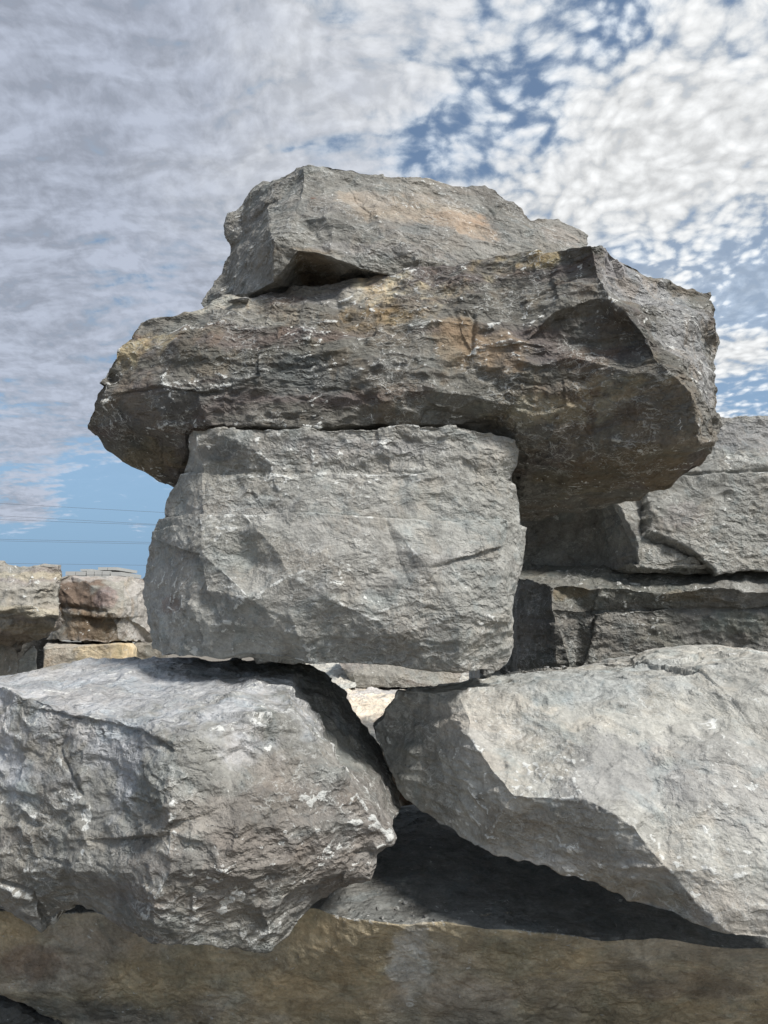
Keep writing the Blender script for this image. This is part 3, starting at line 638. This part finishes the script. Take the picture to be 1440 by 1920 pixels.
# ------------------------------------------------------------------ 7. wall of blocks behind, right
# upper and lower courses
G_out = [(880,800,6.0),(1000,796,5.95),(1200,790,5.85),(1345,783,5.8),(1400,781,5.8),(1440,780,5.8),(1900,782,5.9),(1900,1078,5.8),(1600,1074,5.6),(1440,1072,5.6),(1340,1070,5.55),(1190,1070,5.55),(1130,1071,6.0),(1080,1072,6.2),(985,1076,6.4),(880,1080,6.4)]
G_lin = [[(880,905,5.95),(1100,900,5.8),(1290,888,5.66),(1340,884,5.62),(1440,881,5.62),(1900,880,5.7)],
         [(1215,945,5.62),(1216,990,5.62),(1265,1015,5.58),(1310,1040,5.52),(1340,1070,5.55)],
         [(1100,905,5.75),(1135,925,5.62),(1163,970,5.56),(1185,1020,5.54),(1190,1070,5.55)],[(1080,905,6.1),(1100,960,6.15),(1120,1030,6.15),(1130,1071,6.0)],[(985,930,6.4),(1000,1000,6.5),(985,1076,6.4)]]
rock('upper_wall_block', 'long grey quarry block at right edge, upper of two behind the slab', 'stone block', G_out, G_lin, 1.3, [(.2,1,.99),(1.0,.98,.95)], M_ROCK, thr=.014,
     seed=52, vec=0.016, bed=((0.02, 0, 1), 4.0, 0.012, 0.4), relief=[('n',.6,.6,.5,.03),('c',.3,.3,.2,0.0378),('c',.12,.12,.07,0.0200),('c',.06,.06,.035,0.0084)],
     cracks=[([(1270,890),(1340,885),(1440,881),(1600,880)],.012,.05),([(1214,945),(1216,995),(1265,1018),(1312,1044),(1336,1070)],.012,.04)],
     ledges=[([(1214,945),(1216,995),(1265,1018),(1312,1044),(1336,1070)],.10,.30,-1)],
     colour=grey(0.0, .29, .10, .16, .08), bruise=.6, bruise_k=.8,
     blobs=[(1400,820,.5,.18,(.22,.22,.22),.7),(1270,970,.2,.12,(.25,.23,.22),.5)],
     chalk=[([(1310,990),(1290,1010)],.04,.8),([(1360,960),(1350,1020),(1380,1040)],.04,.7)])
H_out = [(968,1066,6.3),(1080,1062,6.1),(1190,1060,6.0),(1340,1060,5.95),(1440,1060,5.95),(1900,1066,5.95),(1900,1650,6.0),(1440,1650,6.0),(1100,1650,6.1),(980,1640,6.2),(972,1240,6.1),(968,1160,6.05)]
H_lin = [[(968,1085,5.95),(1040,1094,5.66),(1120,1100,5.60),(1250,1112,5.56),(1350,1102,5.52),(1440,1110,5.50),(1900,1120,5.5)],
         [(968,1148,6.05),(1110,1146,5.70),(1290,1142,5.66),(1440,1138,5.62),(1900,1140,5.6)],
         [(1036,1094,5.62),(1034,1146,5.62),(1060,1650,6.1)],[(1116,1146,5.64),(1112,1190,5.66),(1094,1235,5.70),(1090,1300,5.74),(1100,1650,6.1)],[(1090,1160,5.72),(1080,1235,5.76)]]
rock('lower_wall_block', 'dark olive grey quarry block below the long grey one at right', 'stone block', H_out, H_lin, 1.3, [(.2,1,.99),(1.0,.98,.95)], M_ROCK, thr=.014, ymax=1300,
     seed=57, vec=0.016, bed=((0.0, 0, 1), 4.0, 0.02, 0.4), relief=[('n',.6,.6,.5,.03),('c',.3,.3,.2,0.026),('c',.12,.12,.09,0.0240),('c',.06,.06,.04,0.0105)],
     cracks=[([(968,1148),(1110,1148),(1290,1144),(1440,1140)],.012,.04),([(1116,1150),(1110,1195),(1094,1240)],.012,.05)],
     ledges=[([(1116,1150),(1110,1195),(1094,1240)],.03,.2,-1)],
     colour=grey(0.01, .20, .14, .1, .5), bruise=.6, bruise_k=.6,
     blobs=[(1080,1110,.25,.08,(.20,.16,.10),.7),(1290,1120,.25,.06,(.20,.16,.10),.5),(1380,1170,.4,.1,(.22,.24,.21),.6)])

# the sliver of a further block between middle block and wall
I_out = [(900,1100,6.6),(960,1100,6.6),(972,1140,6.5),(975,1200,6.5),(974,1600,6.5),(900,1600,6.5)]
rock('narrow_grey_block', 'narrow sunlit grey block glimpsed between the pale block and dark wall', 'stone block', I_out, [], .8, [(.2,1,1),(1.,.95,.95)], M_ROCK, thr=.03,
     seed=61, relief=[('n',.5,.5,.5,.02),('c',.15,.15,.1,0.0200)], colour=grey(0, .30, .1), bruise=.4)

# ------------------------------------------------------------------ 8. rocks far left
J_out = [(-120,1052,7.2),(0,1058,7.2),(40,1062,7.2),(70,1058,7.2),(112,1060,7.3),(116,1078,7.3),(110,1100,7.25),(104,1120,7.2),(106,1150,7.1),(104,1180,7.2),(90,1195,7.3),(60,1198,7.5),(38,1203,7.6),(20,1220,7.6),(-120,1240,7.6)]
J_lin = [[(-120,1078,7.1),(0,1084,7.08),(60,1080,7.1),(116,1078,7.3)],[(-120,1140,7.0),(0,1145,6.95),(60,1140,6.95),(104,1140,7.1)],[(-120,1180,7.2),(0,1185,7.1),(40,1185,7.15),(90,1195,7.3)],[(30,1110,7.0),(80,1105,7.0)]]
OCH = (.42,.38,.29)
rock('weathered_block', 'rugged purplish weathered block with cream seams at left edge', 'stone block', J_out, J_lin, 1.3, [(.3,.98,.99),(1.0,.9,.9)], M_FAR, thr=.018,
     skew=True, seed=71, vec=0.03, bed=((0.05, 0, 1), 6.0, 0.045, .7), relief=[('n',.4,.4,.3,.03),('c',.3,.3,.14,0.0735),('c',.12,.12,.06,0.0280)],
     colour=grey(0.05, .30, .16, .5, .1, 3.0), bruise=1.0, smooth_it=6,
     blobs=[(60,1078,.6,.05,OCH,.8),(20,1145,.6,.05,OCH,.7),(60,1180,.4,.06,(.40,.33,.22),.6),(20,1225,.4,.15,(.30,.25,.19),.7)])
K_out = [(-120,1205,7.5),(0,1200,7.45),(36,1196,7.5),(34,1220,7.4),(30,1262,7.4),(30,1535,7.4),(-120,1535,7.4)]
rock('brown_footing_block', 'brown block at left edge beneath the rugged weathered one', 'stone block', K_out, [], 1.0, [(.2,1,1),(1.,.95,.95)], M_FAR, thr=.025,
     skew=True, seed=73, vec=.02, relief=[('n',.4,.4,.3,.03),('c',.2,.2,.2,0.0420)], colour=grey(0.10, .28, .15, .2), bruise=.4)
K2_out = [(28,1262,7.5),(36,1240,7.5),(50,1222,7.6),(62,1214,7.7),(68,1222,7.7),(68,1525,7.7),(28,1525,7.5)]
rock('wedge_stone', 'small pale wedge stone in the dark gap under the weathered block', 'stone', K2_out, [], .5, [(.3,.95,.95),(1.,.8,.8)], M_FAR, thr=.025,
     skew=True, seed=74, vec=.012, relief=[('n',.3,.3,.3,.02),('c',.12,.12,.12,0.0300)], colour=grey(0.03, .34, .1), bruise=.4)
L_out = [(90,1196,9.4),(104,1180,9.3),(106,1130,9.2),(108,1095,9.2),(114,1083,9.2),(135,1078,9.3),(180,1080,9.4),(228,1083,9.5),(262,1084,9.9),(300,1086,10.2),(300,1200,10.0),(280,1203,9.9),(255,1203,9.5),(222,1200,9.15),(200,1206,9.1),(165,1206,9.1),(120,1199,9.2)]
L_lin = [[(228,1083,9.5),(232,1130,9.1),(226,1170,9.05),(222,1200,9.15)],[(106,1140,9.2),(150,1140,9.1),(190,1147,9.05),(232,1150,9.1)],[(180,1080,9.4),(190,1110,9.05),(215,1150,9.0)]]
rock('square_block', 'brown faced square block with white ridged end, behind at left', 'stone block', L_out, L_lin, 1.3, [(.2,1,.99),(1.0,.92,.95)], M_FAR2, thr=.02,
     skew=True, seed=77, vec=0.025, relief=[('n',.5,.5,.5,.012),('c',.25,.25,.35,0.0252),('c',.10,.10,.2,0.0160)],
     cracks=[([(112,1140),(150,1141),(195,1148)],.03,.05)], ledges=[([(172,1157),(222,1160)],.10,.25,-1)],
     colour=grey(0.05, .25, .16, .4, .1), bruise=1.0, smooth_it=5,
     blobs=[(150,1110,.45,.4,(.15,.108,.08),.95),(160,1175,.5,.3,(.19,.145,.10),.9),(262,1140,.28,.9,(.38,.36,.33),.8),(195,1120,.2,.2,(.24,.19,.18),.7),(180,1085,.6,.06,(.36,.33,.30),.8)])
M_out = [(84,1216,8.9),(92,1207,9.3),(160,1207,9.4),(215,1206,9.4),(250,1206,9.4),(256,1214,9.3),(256,1460,9.0),(82,1465,8.8),(82,1240,8.85)]
M_lin = [[(84,1216,8.9),(160,1211,8.85),(230,1208,8.95),(256,1214,9.3)],[(158,1211,8.85),(160,1462,8.85)],[(230,1208,8.95),(232,1460,8.95)]]
rock('tan_slab', 'smooth sunlit tan slab lying under the brown faced square block', 'stone slab', M_out, M_lin, 1.2, [(.2,1,.99),(1.0,.92,.95)], M_FAR2, thr=.02,
     skew=True, seed=79, vec=0.012, relief=[('n',.5,.5,.5,.02),('c',.2,.2,.2,0.0252)], colour=grey(0.07, .38, .12, .1), bruise=.6,
     blobs=[(200,1235,.45,.3,(.50,.40,.25),.7),(240,1225,.15,.2,(.55,.44,.26),.6),(110,1235,.2,.2,(.38,.33,.27),.5)])
S_out = [(-60,1190,9.9),(40,1188,9.9),(98,1190,9.9),(112,1200,9.8),(112,1450,9.8),(-60,1450,9.8)]
rock('dark_gap_filler', 'near-black stone added for the shade in the gap between weathered block and tan slab', 'stone', S_out, [], .8, [(.3,.98,.98),(1.,.9,.9)], M_FAR2, thr=.04,  # near-black block added behind, its colour stands for the gap's shade
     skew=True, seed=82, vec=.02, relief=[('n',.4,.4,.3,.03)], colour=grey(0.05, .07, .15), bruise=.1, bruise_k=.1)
Nn_out = [(236,1206,9.5),(262,1204,9.5),(300,1206,9.5),(300,1440,9.4),(262,1440,9.4),(240,1214,9.4)]
rock('packing_stone', 'small brown packing stone in shade at right of the tan slab', 'stone', Nn_out, [], .5, [(.3,.95,.95),(1.,.8,.8)], M_FAR, thr=.02,
     seed=81, vec=.01, relief=[('c',.12,.12,.12,0.0400)], colour=grey(0.08, .22, .15), bruise=.3)

# ------------------------------------------------------------------ 9. seen through the gap
O_out = [(630,1230,12.80),(860,1232,12.80),(866,1262,12.70),(858,1284,12.60),(800,1289,12.50),(740,1289,12.50),(690,1290,12.50),(668,1290,12.50),(655,1272,12.55),(640,1252,12.60)]
O_lin = [[(668,1232,12.70),(664,1262,12.50),(668,1290,12.50)],[(664,1266,12.48),(740,1270,12.46),(800,1284,12.50)]]
rock('low_brown_block', 'low brownish grey block seen through the gap below the pale block', 'stone block', O_out, O_lin, 1.0, [(.2,1,1),(1.,.95,.95)], M_FAR, thr=.018,
     seed=83, vec=.01, relief=[('n',.4,.4,.4,.02),('c',.15,.15,.1,0.0240)], colour=grey(0.04, .26, .12, .3), bruise=.6)
def zrow(z, d, xs):
    out = []
    for x in xs:
        # photograph row at which height z shows at distance d
        a = math.atan2(z - 1.6, d); out.append((x, 960 - F * math.tan(a - PITCH), d))
    return out
top = zrow(.36, 15.5, [500, 600, 700, 900, 1000]); fr = zrow(.33, 7.5, [460, 640, 760, 900, 1020]); bt = zrow(-.36, 7.5, [470, 700, 900, 1010])
rock('pale_ledge_slab', 'sunlit cream ledge of rock framed by the V shaped gap', 'stone slab', top + fr[::-1][:1] + bt[::-1] + fr[:1], [fr], 1.0, [(.3,.98,.9),(1.0,.95,.7)], M_FAR, thr=.032,
     seed=87, vec=.02, relief=[('n',.5,.5,.3,.03),('c',.2,.2,.1,0.0630),('c',.08,.08,.05,0.0240)], bed=((0,0.1,1), 12, .03, 1.0),
     colour=(lambda X, V, N, s: lay(grey(0.04, .46, .14, .1, .1)(X, V, N, s), (.11, .075, .05), sst(-N[:, 1], .5, .8))), bruise=.5,  # front face coloured darker brown to carry its shade
     blobs=[(700,1330,4.0,4.0,(.74,.65,.52),.95),(690,1296,1.4,.3,(.36,.37,.40),.6,2.0)])
Q_out = [(480,1230,15.0),(530,1232,14.9),(590,1236,14.6),(640,1246,13.6),(662,1275,12.6),(668,1292,12.2),(600,1296,11.9),(500,1296,11.9),(480,1280,12.2)]
rock('pale_rough_rock', 'bright rough white rock left of the low brownish block in the gap', 'stone', Q_out, [], .8, [(.3,.98,.9),(1.0,.9,.6)], M_FAR, thr=.022,
     seed=89, vec=.02, relief=[('c',.2,.2,.1,0.0630),('c',.08,.08,.05,0.0240)], bed=((0,0.1,1), 9, .03, .6), colour=grey(0.02, .48, .14), bruise=.6)

# dark stone under the lower left corner
R_out = [(-200,1870,3.7),(0,1890,3.6),(45,1898,3.6),(90,1925,3.6),(130,1960,3.6),(140,2060,3.6),(-200,2060,3.6)]
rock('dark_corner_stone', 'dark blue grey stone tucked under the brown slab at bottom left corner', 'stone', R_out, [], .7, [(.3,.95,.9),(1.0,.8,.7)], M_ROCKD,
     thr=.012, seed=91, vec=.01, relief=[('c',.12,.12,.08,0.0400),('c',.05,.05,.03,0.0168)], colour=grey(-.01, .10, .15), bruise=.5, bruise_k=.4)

# ------------------------------------------------------------------ 10. small stones
def small(name, label, px, py, d, size, seed, val=.30, warm=0., flat=.6, group=None, rot=0., cat='stone', mat=M_ROCK):
    rng = np.random.default_rng(seed)
    import bmesh
    bm = bmesh.new(); bmesh.ops.create_icosphere(bm, subdivisions=3 if size > .02 else 2, radius=1.0)
    V = np.array([v.co[:] for v in bm.verts])
    # cut by random planes for an angular broken stone
    for k in range(9):
        n = rng.normal(size=3); n /= np.linalg.norm(n); c = rng.uniform(.45, .8)
        t = V @ n - c; V = V - np.clip(t, 0, None)[:, None] * n
    sx, sy, sz = size * rng.uniform(.9, 1.4), size * rng.uniform(.7, 1.1), size * flat * rng.uniform(.7, 1.1)
    V = V * np.array([sx, sy, sz]) + perlin(V * 2 + seed, seed)[:, None] * size * .10
    c, s = math.cos(rot), math.sin(rot); V[:, [0, 2]] = V[:, [0, 2]] @ np.array([[c, s], [-s, c]])
    V[:, 2] -= V[:, 2].min()
    for v, p in zip(bm.verts, V): v.co = p
    me = bpy.data.meshes.new(name); bm.to_mesh(me); bm.free()
    at = me.color_attributes.new('stone', 'FLOAT_COLOR', 'POINT'); v = val * rng.uniform(.8, 1.2)
    at.data.foreach_set('color', np.tile([v * (1 + warm), v, v * (.96 - warm), 1], len(V)).astype(np.float32))
    me.materials.append(mat); o = bpy.data.objects.new(name, me); COL.objects.link(o)
    return tag(o, label, cat, group), d
dg = None
def ray_place(o, px, py, sink=0.0):
    """stand a small stone on whatever surface shows at this place"""
    bpy.context.view_layer.update(); dgr = bpy.context.evaluated_depsgraph_get()
    r = Vector(pdir(px, py)).normalized()
    o.hide_set(False)
    ok, loc, nrm, idx, ob, mt = sc.ray_cast(dgr, Vector(EYE), r)
    return loc if ok else None
REST = [('flat_flake', 'flat grey flake lying beside the foot of the pale block', 978, 1251, .055, .35, .1),
        ('broken_stone', 'small broken stone wedged at right foot of the pale block', 955, 1257, .035, .8, .5),
        ('broken_stone', 'dark angular chip just left of the flat grey flake', 946, 1263, .030, .9, -.4),
        ('shim_stone', 'dark shim stone in the slot under the right end of the pale block', 912, 1268, .04, .8, .2)]
rngp = random.Random(5)
spots = []
for i in range(46):
    x = 1000 + 62 * rngp.random() ** .9; spots.append((x, 1252.5 - (x - 1000) * .055 + rngp.uniform(-3.5, 6)))
for i in range(10): spots.append((rngp.uniform(950, 1000), rngp.uniform(1255, 1262)))
bpy.context.view_layer.update(); DG = bpy.context.evaluated_depsgraph_get()
def cast(px, py):
    ok, loc, nrm, idx, ob, mt = sc.ray_cast(DG, Vector(EYE), Vector(pdir(px, py)).normalized())
    return loc if ok and loc.y < 4.6 else None
placed = []
GRIT = [(rngp.uniform(690, 860), rngp.uniform(1688, 1728)) for i in range(12)] + [(rngp.uniform(745, 785), rngp.uniform(1520, 1545)) for i in range(4)]
for k, (nm, lb, x, y, s, fl, rot) in enumerate(REST):
    l = cast(x, y)
    if l: placed.append((nm, lb, l, s, fl, rot, None, .26 if 'dark' not in lb else .15, 0))
l = cast(452, 566)
if l: placed.append(('flat_flake', 'thin grey flake pinched under the left end of the top boulder', l, .05, .3, .1, None, .26, 0))
for (x, y) in spots:
    l = cast(x, y)
    if l: placed.append(('limestone_chip', 'pale limestone chip strewn on top of the right boulder', l, rngp.uniform(.006, .013), .7, 0, 'limestone chips on the right boulder', rngp.choice([.32, .45, .5, .2]), rngp.choice([0, .05])))
for (x, y) in GRIT:
    l = cast(x, y)
    if l: placed.append(('limestone_chip', 'small grey chip lying on the dark top of the bottom slab', l, rngp.uniform(.006, .014), .6, 0, 'grey chips on the bottom slab', rngp.choice([.2, .26, .34]), 0))
for k, (nm, lb, l, s, fl, rot, grp, val, wm) in enumerate(placed):
    o, _ = small(nm, lb, 0, 0, 0, s, 100 + k, val, wm, fl, grp, rot, 'chip' if grp else 'stone')
    o.location = (l.x, l.y, l.z - s * .12)

# ------------------------------------------------------------------ 11. ground
def simple_mat(name, fn):
    m = bpy.data.materials.new(name); m.use_nodes = True; N = NT(m.node_tree); fn(N); return m
def gmat(N):
    tc = N.n('ShaderNodeTexCoord').outputs['Object']
    n1 = N.noise(tc, 1.2, 6, .6); n2 = N.noise(tc, 30, 6, .7); v = N.voro(tc, 28.0)
    c = N.mix(n1, (.20, .18, .15, 1), (.28, .25, .21, 1)); c = N.vm('SCALE', c, N.ss(n2, .3, .7, .7, 1.25, 'LINEAR'))
    b = N.n('ShaderNodeBsdfPrincipled'); N.put(b.inputs['Base Color'], c); b.inputs['Roughness'].default_value = .95
    bp = N.n('ShaderNodeBump'); bp.inputs['Distance'].default_value = .03; N.put(bp.inputs['Height'], N.m('ADD', v, n2)); N.put(b.inputs['Normal'], bp.outputs[0])
    o = N.n('ShaderNodeOutputMaterial'); N.put(o.inputs[0], b.outputs[0])
me = bpy.data.meshes.new('ground')
xs = [-4000, -400, -60, -15, 0, 15, 60, 400, 4000]; ys = [-400, -60, -15, 0, 15, 40, 120, 600, 5000]
vv = [(x, y, -0.35) for y in ys for x in xs]; ff = [(j * 9 + i, j * 9 + i + 1, (j + 1) * 9 + i + 1, (j + 1) * 9 + i) for j in range(8) for i in range(8)]
me.from_pydata(vv, [], ff); me.materials.append(simple_mat('quarry_gravel', gmat))
g = bpy.data.objects.new('ground', me); COL.objects.link(g); tag(g, 'pale quarry gravel ground', 'ground', kind='structure')

# ------------------------------------------------------------------ 12. stacks of concrete blocks far off
def cmat(N):
    tc = N.n('ShaderNodeTexCoord').outputs['Object']
    c = N.mix(N.noise(tc, 2.0, 5, .6), (.36, .37, .36, 1), (.45, .45, .43, 1))
    b = N.n('ShaderNodeBsdfPrincipled'); N.put(b.inputs['Base Color'], c); b.inputs['Roughness'].default_value = .9
    o = N.n('ShaderNodeOutputMaterial'); N.put(o.inputs[0], b.outputs[0])
MC = simple_mat('grey_concrete', cmat)
import bmesh
def block_stack(x0, x1, y0, y1, d, label, depth=3.0, base=None, turn=0.35):
    a = P(x0, y1, d); b = P(x1, y0, d); w = b[0] - a[0]; h = b[2] - (a[2] if base is None else base); zb = a[2] if base is None else base
    bm = bmesh.new(); bw, bh = .42, .21; nx = max(1, round(w / bw)); nz = max(1, round(h / bh)); ny = int(depth / .8)
    for k in range(nz):
        for j in range(ny):
            for i in range(nx):
                if 0 < i < nx - 1 and 0 < j < ny - 1 and k < nz - 1: continue
                x = -w / 2 + (i + .5) * w / nx; z = (k + .5) * h / nz; y = (j + .5) * depth / ny
                r = bmesh.ops.create_cube(bm, size=1.0)
                bmesh.ops.scale(bm, vec=(w / nx - .025, depth / ny - .03, h / nz - .02), verts=r['verts'])
                bmesh.ops.translate(bm, vec=(x, y, z), verts=r['verts'])
    me = bpy.data.meshes.new('concrete_block_stack'); bm.to_mesh(me); bm.free(); me.materials.append(MC)
    o = bpy.data.objects.new('concrete_block_stack', me); COL.objects.link(o); o.location = ((a[0] + b[0]) / 2, d, zb); o.rotation_euler = (0, 0, turn)
    tag(o, label, 'block stack', 'stacks of grey concrete blocks on the skyline'); return o
block_stack(122, 161, 1071, 1078, 36, 'left lower stack of grey concrete blocks on the skyline', base=-0.35, turn=.0)
block_stack(161.6, 206, 1070, 1078, 36, 'middle lower stack of grey concrete blocks on the skyline', base=-0.35, turn=.0)
block_stack(206.6, 228, 1072, 1081, 36, 'right lower stack of grey concrete blocks on the skyline', base=-0.35, turn=.0)
block_stack(150, 173, 1066.5, 1070.8, 36.2, 'short upper stack of grey concrete blocks, left of two on top', turn=.0, base=float(P(161, 1071, 36)[2]) + .01)
block_stack(183, 220, 1063, 1069.8, 36.2, 'tallest upper stack of grey concrete blocks, right of two on top', turn=.0, base=float(P(161, 1070, 36)[2]) + .03)

# ------------------------------------------------------------------ 13. overhead lines
def wmat(N):
    b = N.n('ShaderNodeBsdfPrincipled'); b.inputs['Base Color'].default_value = (.12, .13, .15, 1); b.inputs['Roughness'].default_value = .6
    o = N.n('ShaderNodeOutputMaterial'); N.put(o.inputs[0], b.outputs[0])
MW = simple_mat('weathered_cable', wmat)
def cable(y0, y1, d, r, label):
    a = P(-80, y0 - (y1 - y0) * .28, d); b = P(290, y1, d); dirx = (b - a)
    pts = []
    for k in range(61):
        t = -2.6 + k / 60 * 7.2; p = a + dirx * t
        p[2] += (t - .5) ** 2 * .05 * 0 + 0.012 * (t * (t - 1)) * np.linalg.norm(dirx) * .12
        pts.append(p)
    bm = bmesh.new(); prev = None
    for p in pts:
        ring = [bm.verts.new((p[0], p[1] + r * math.cos(q * math.pi / 3), p[2] + r * math.sin(q * math.pi / 3))) for q in range(6)]
        if prev:
            for q in range(6): bm.faces.new((prev[q], prev[(q + 1) % 6], ring[(q + 1) % 6], ring[q]))
        prev = ring
    me = bpy.data.meshes.new('power_line'); bm.to_mesh(me); bm.free(); me.materials.append(MW)
    o = bpy.data.objects.new('power_line', me); COL.objects.link(o); tag(o, label, 'power line', 'power lines in the sky at left')
cable(944, 960, 120, .024, 'topmost thin power line crossing the blue sky at left')
cable(967, 983, 122, .024, 'upper of the close pair of power lines below the topmost')
cable(974, 984.5, 124, .024, 'lower of the close pair of power lines, just under its twin')
cable(1011, 1017, 126, .024, 'upper power line of the low pair above the square block')
cable(1014, 1020, 128, .024, 'lower power line of the low pair above the square block')
cable(1056, 1060, 130, .024, 'lowest power line, just above the concrete block stacks')
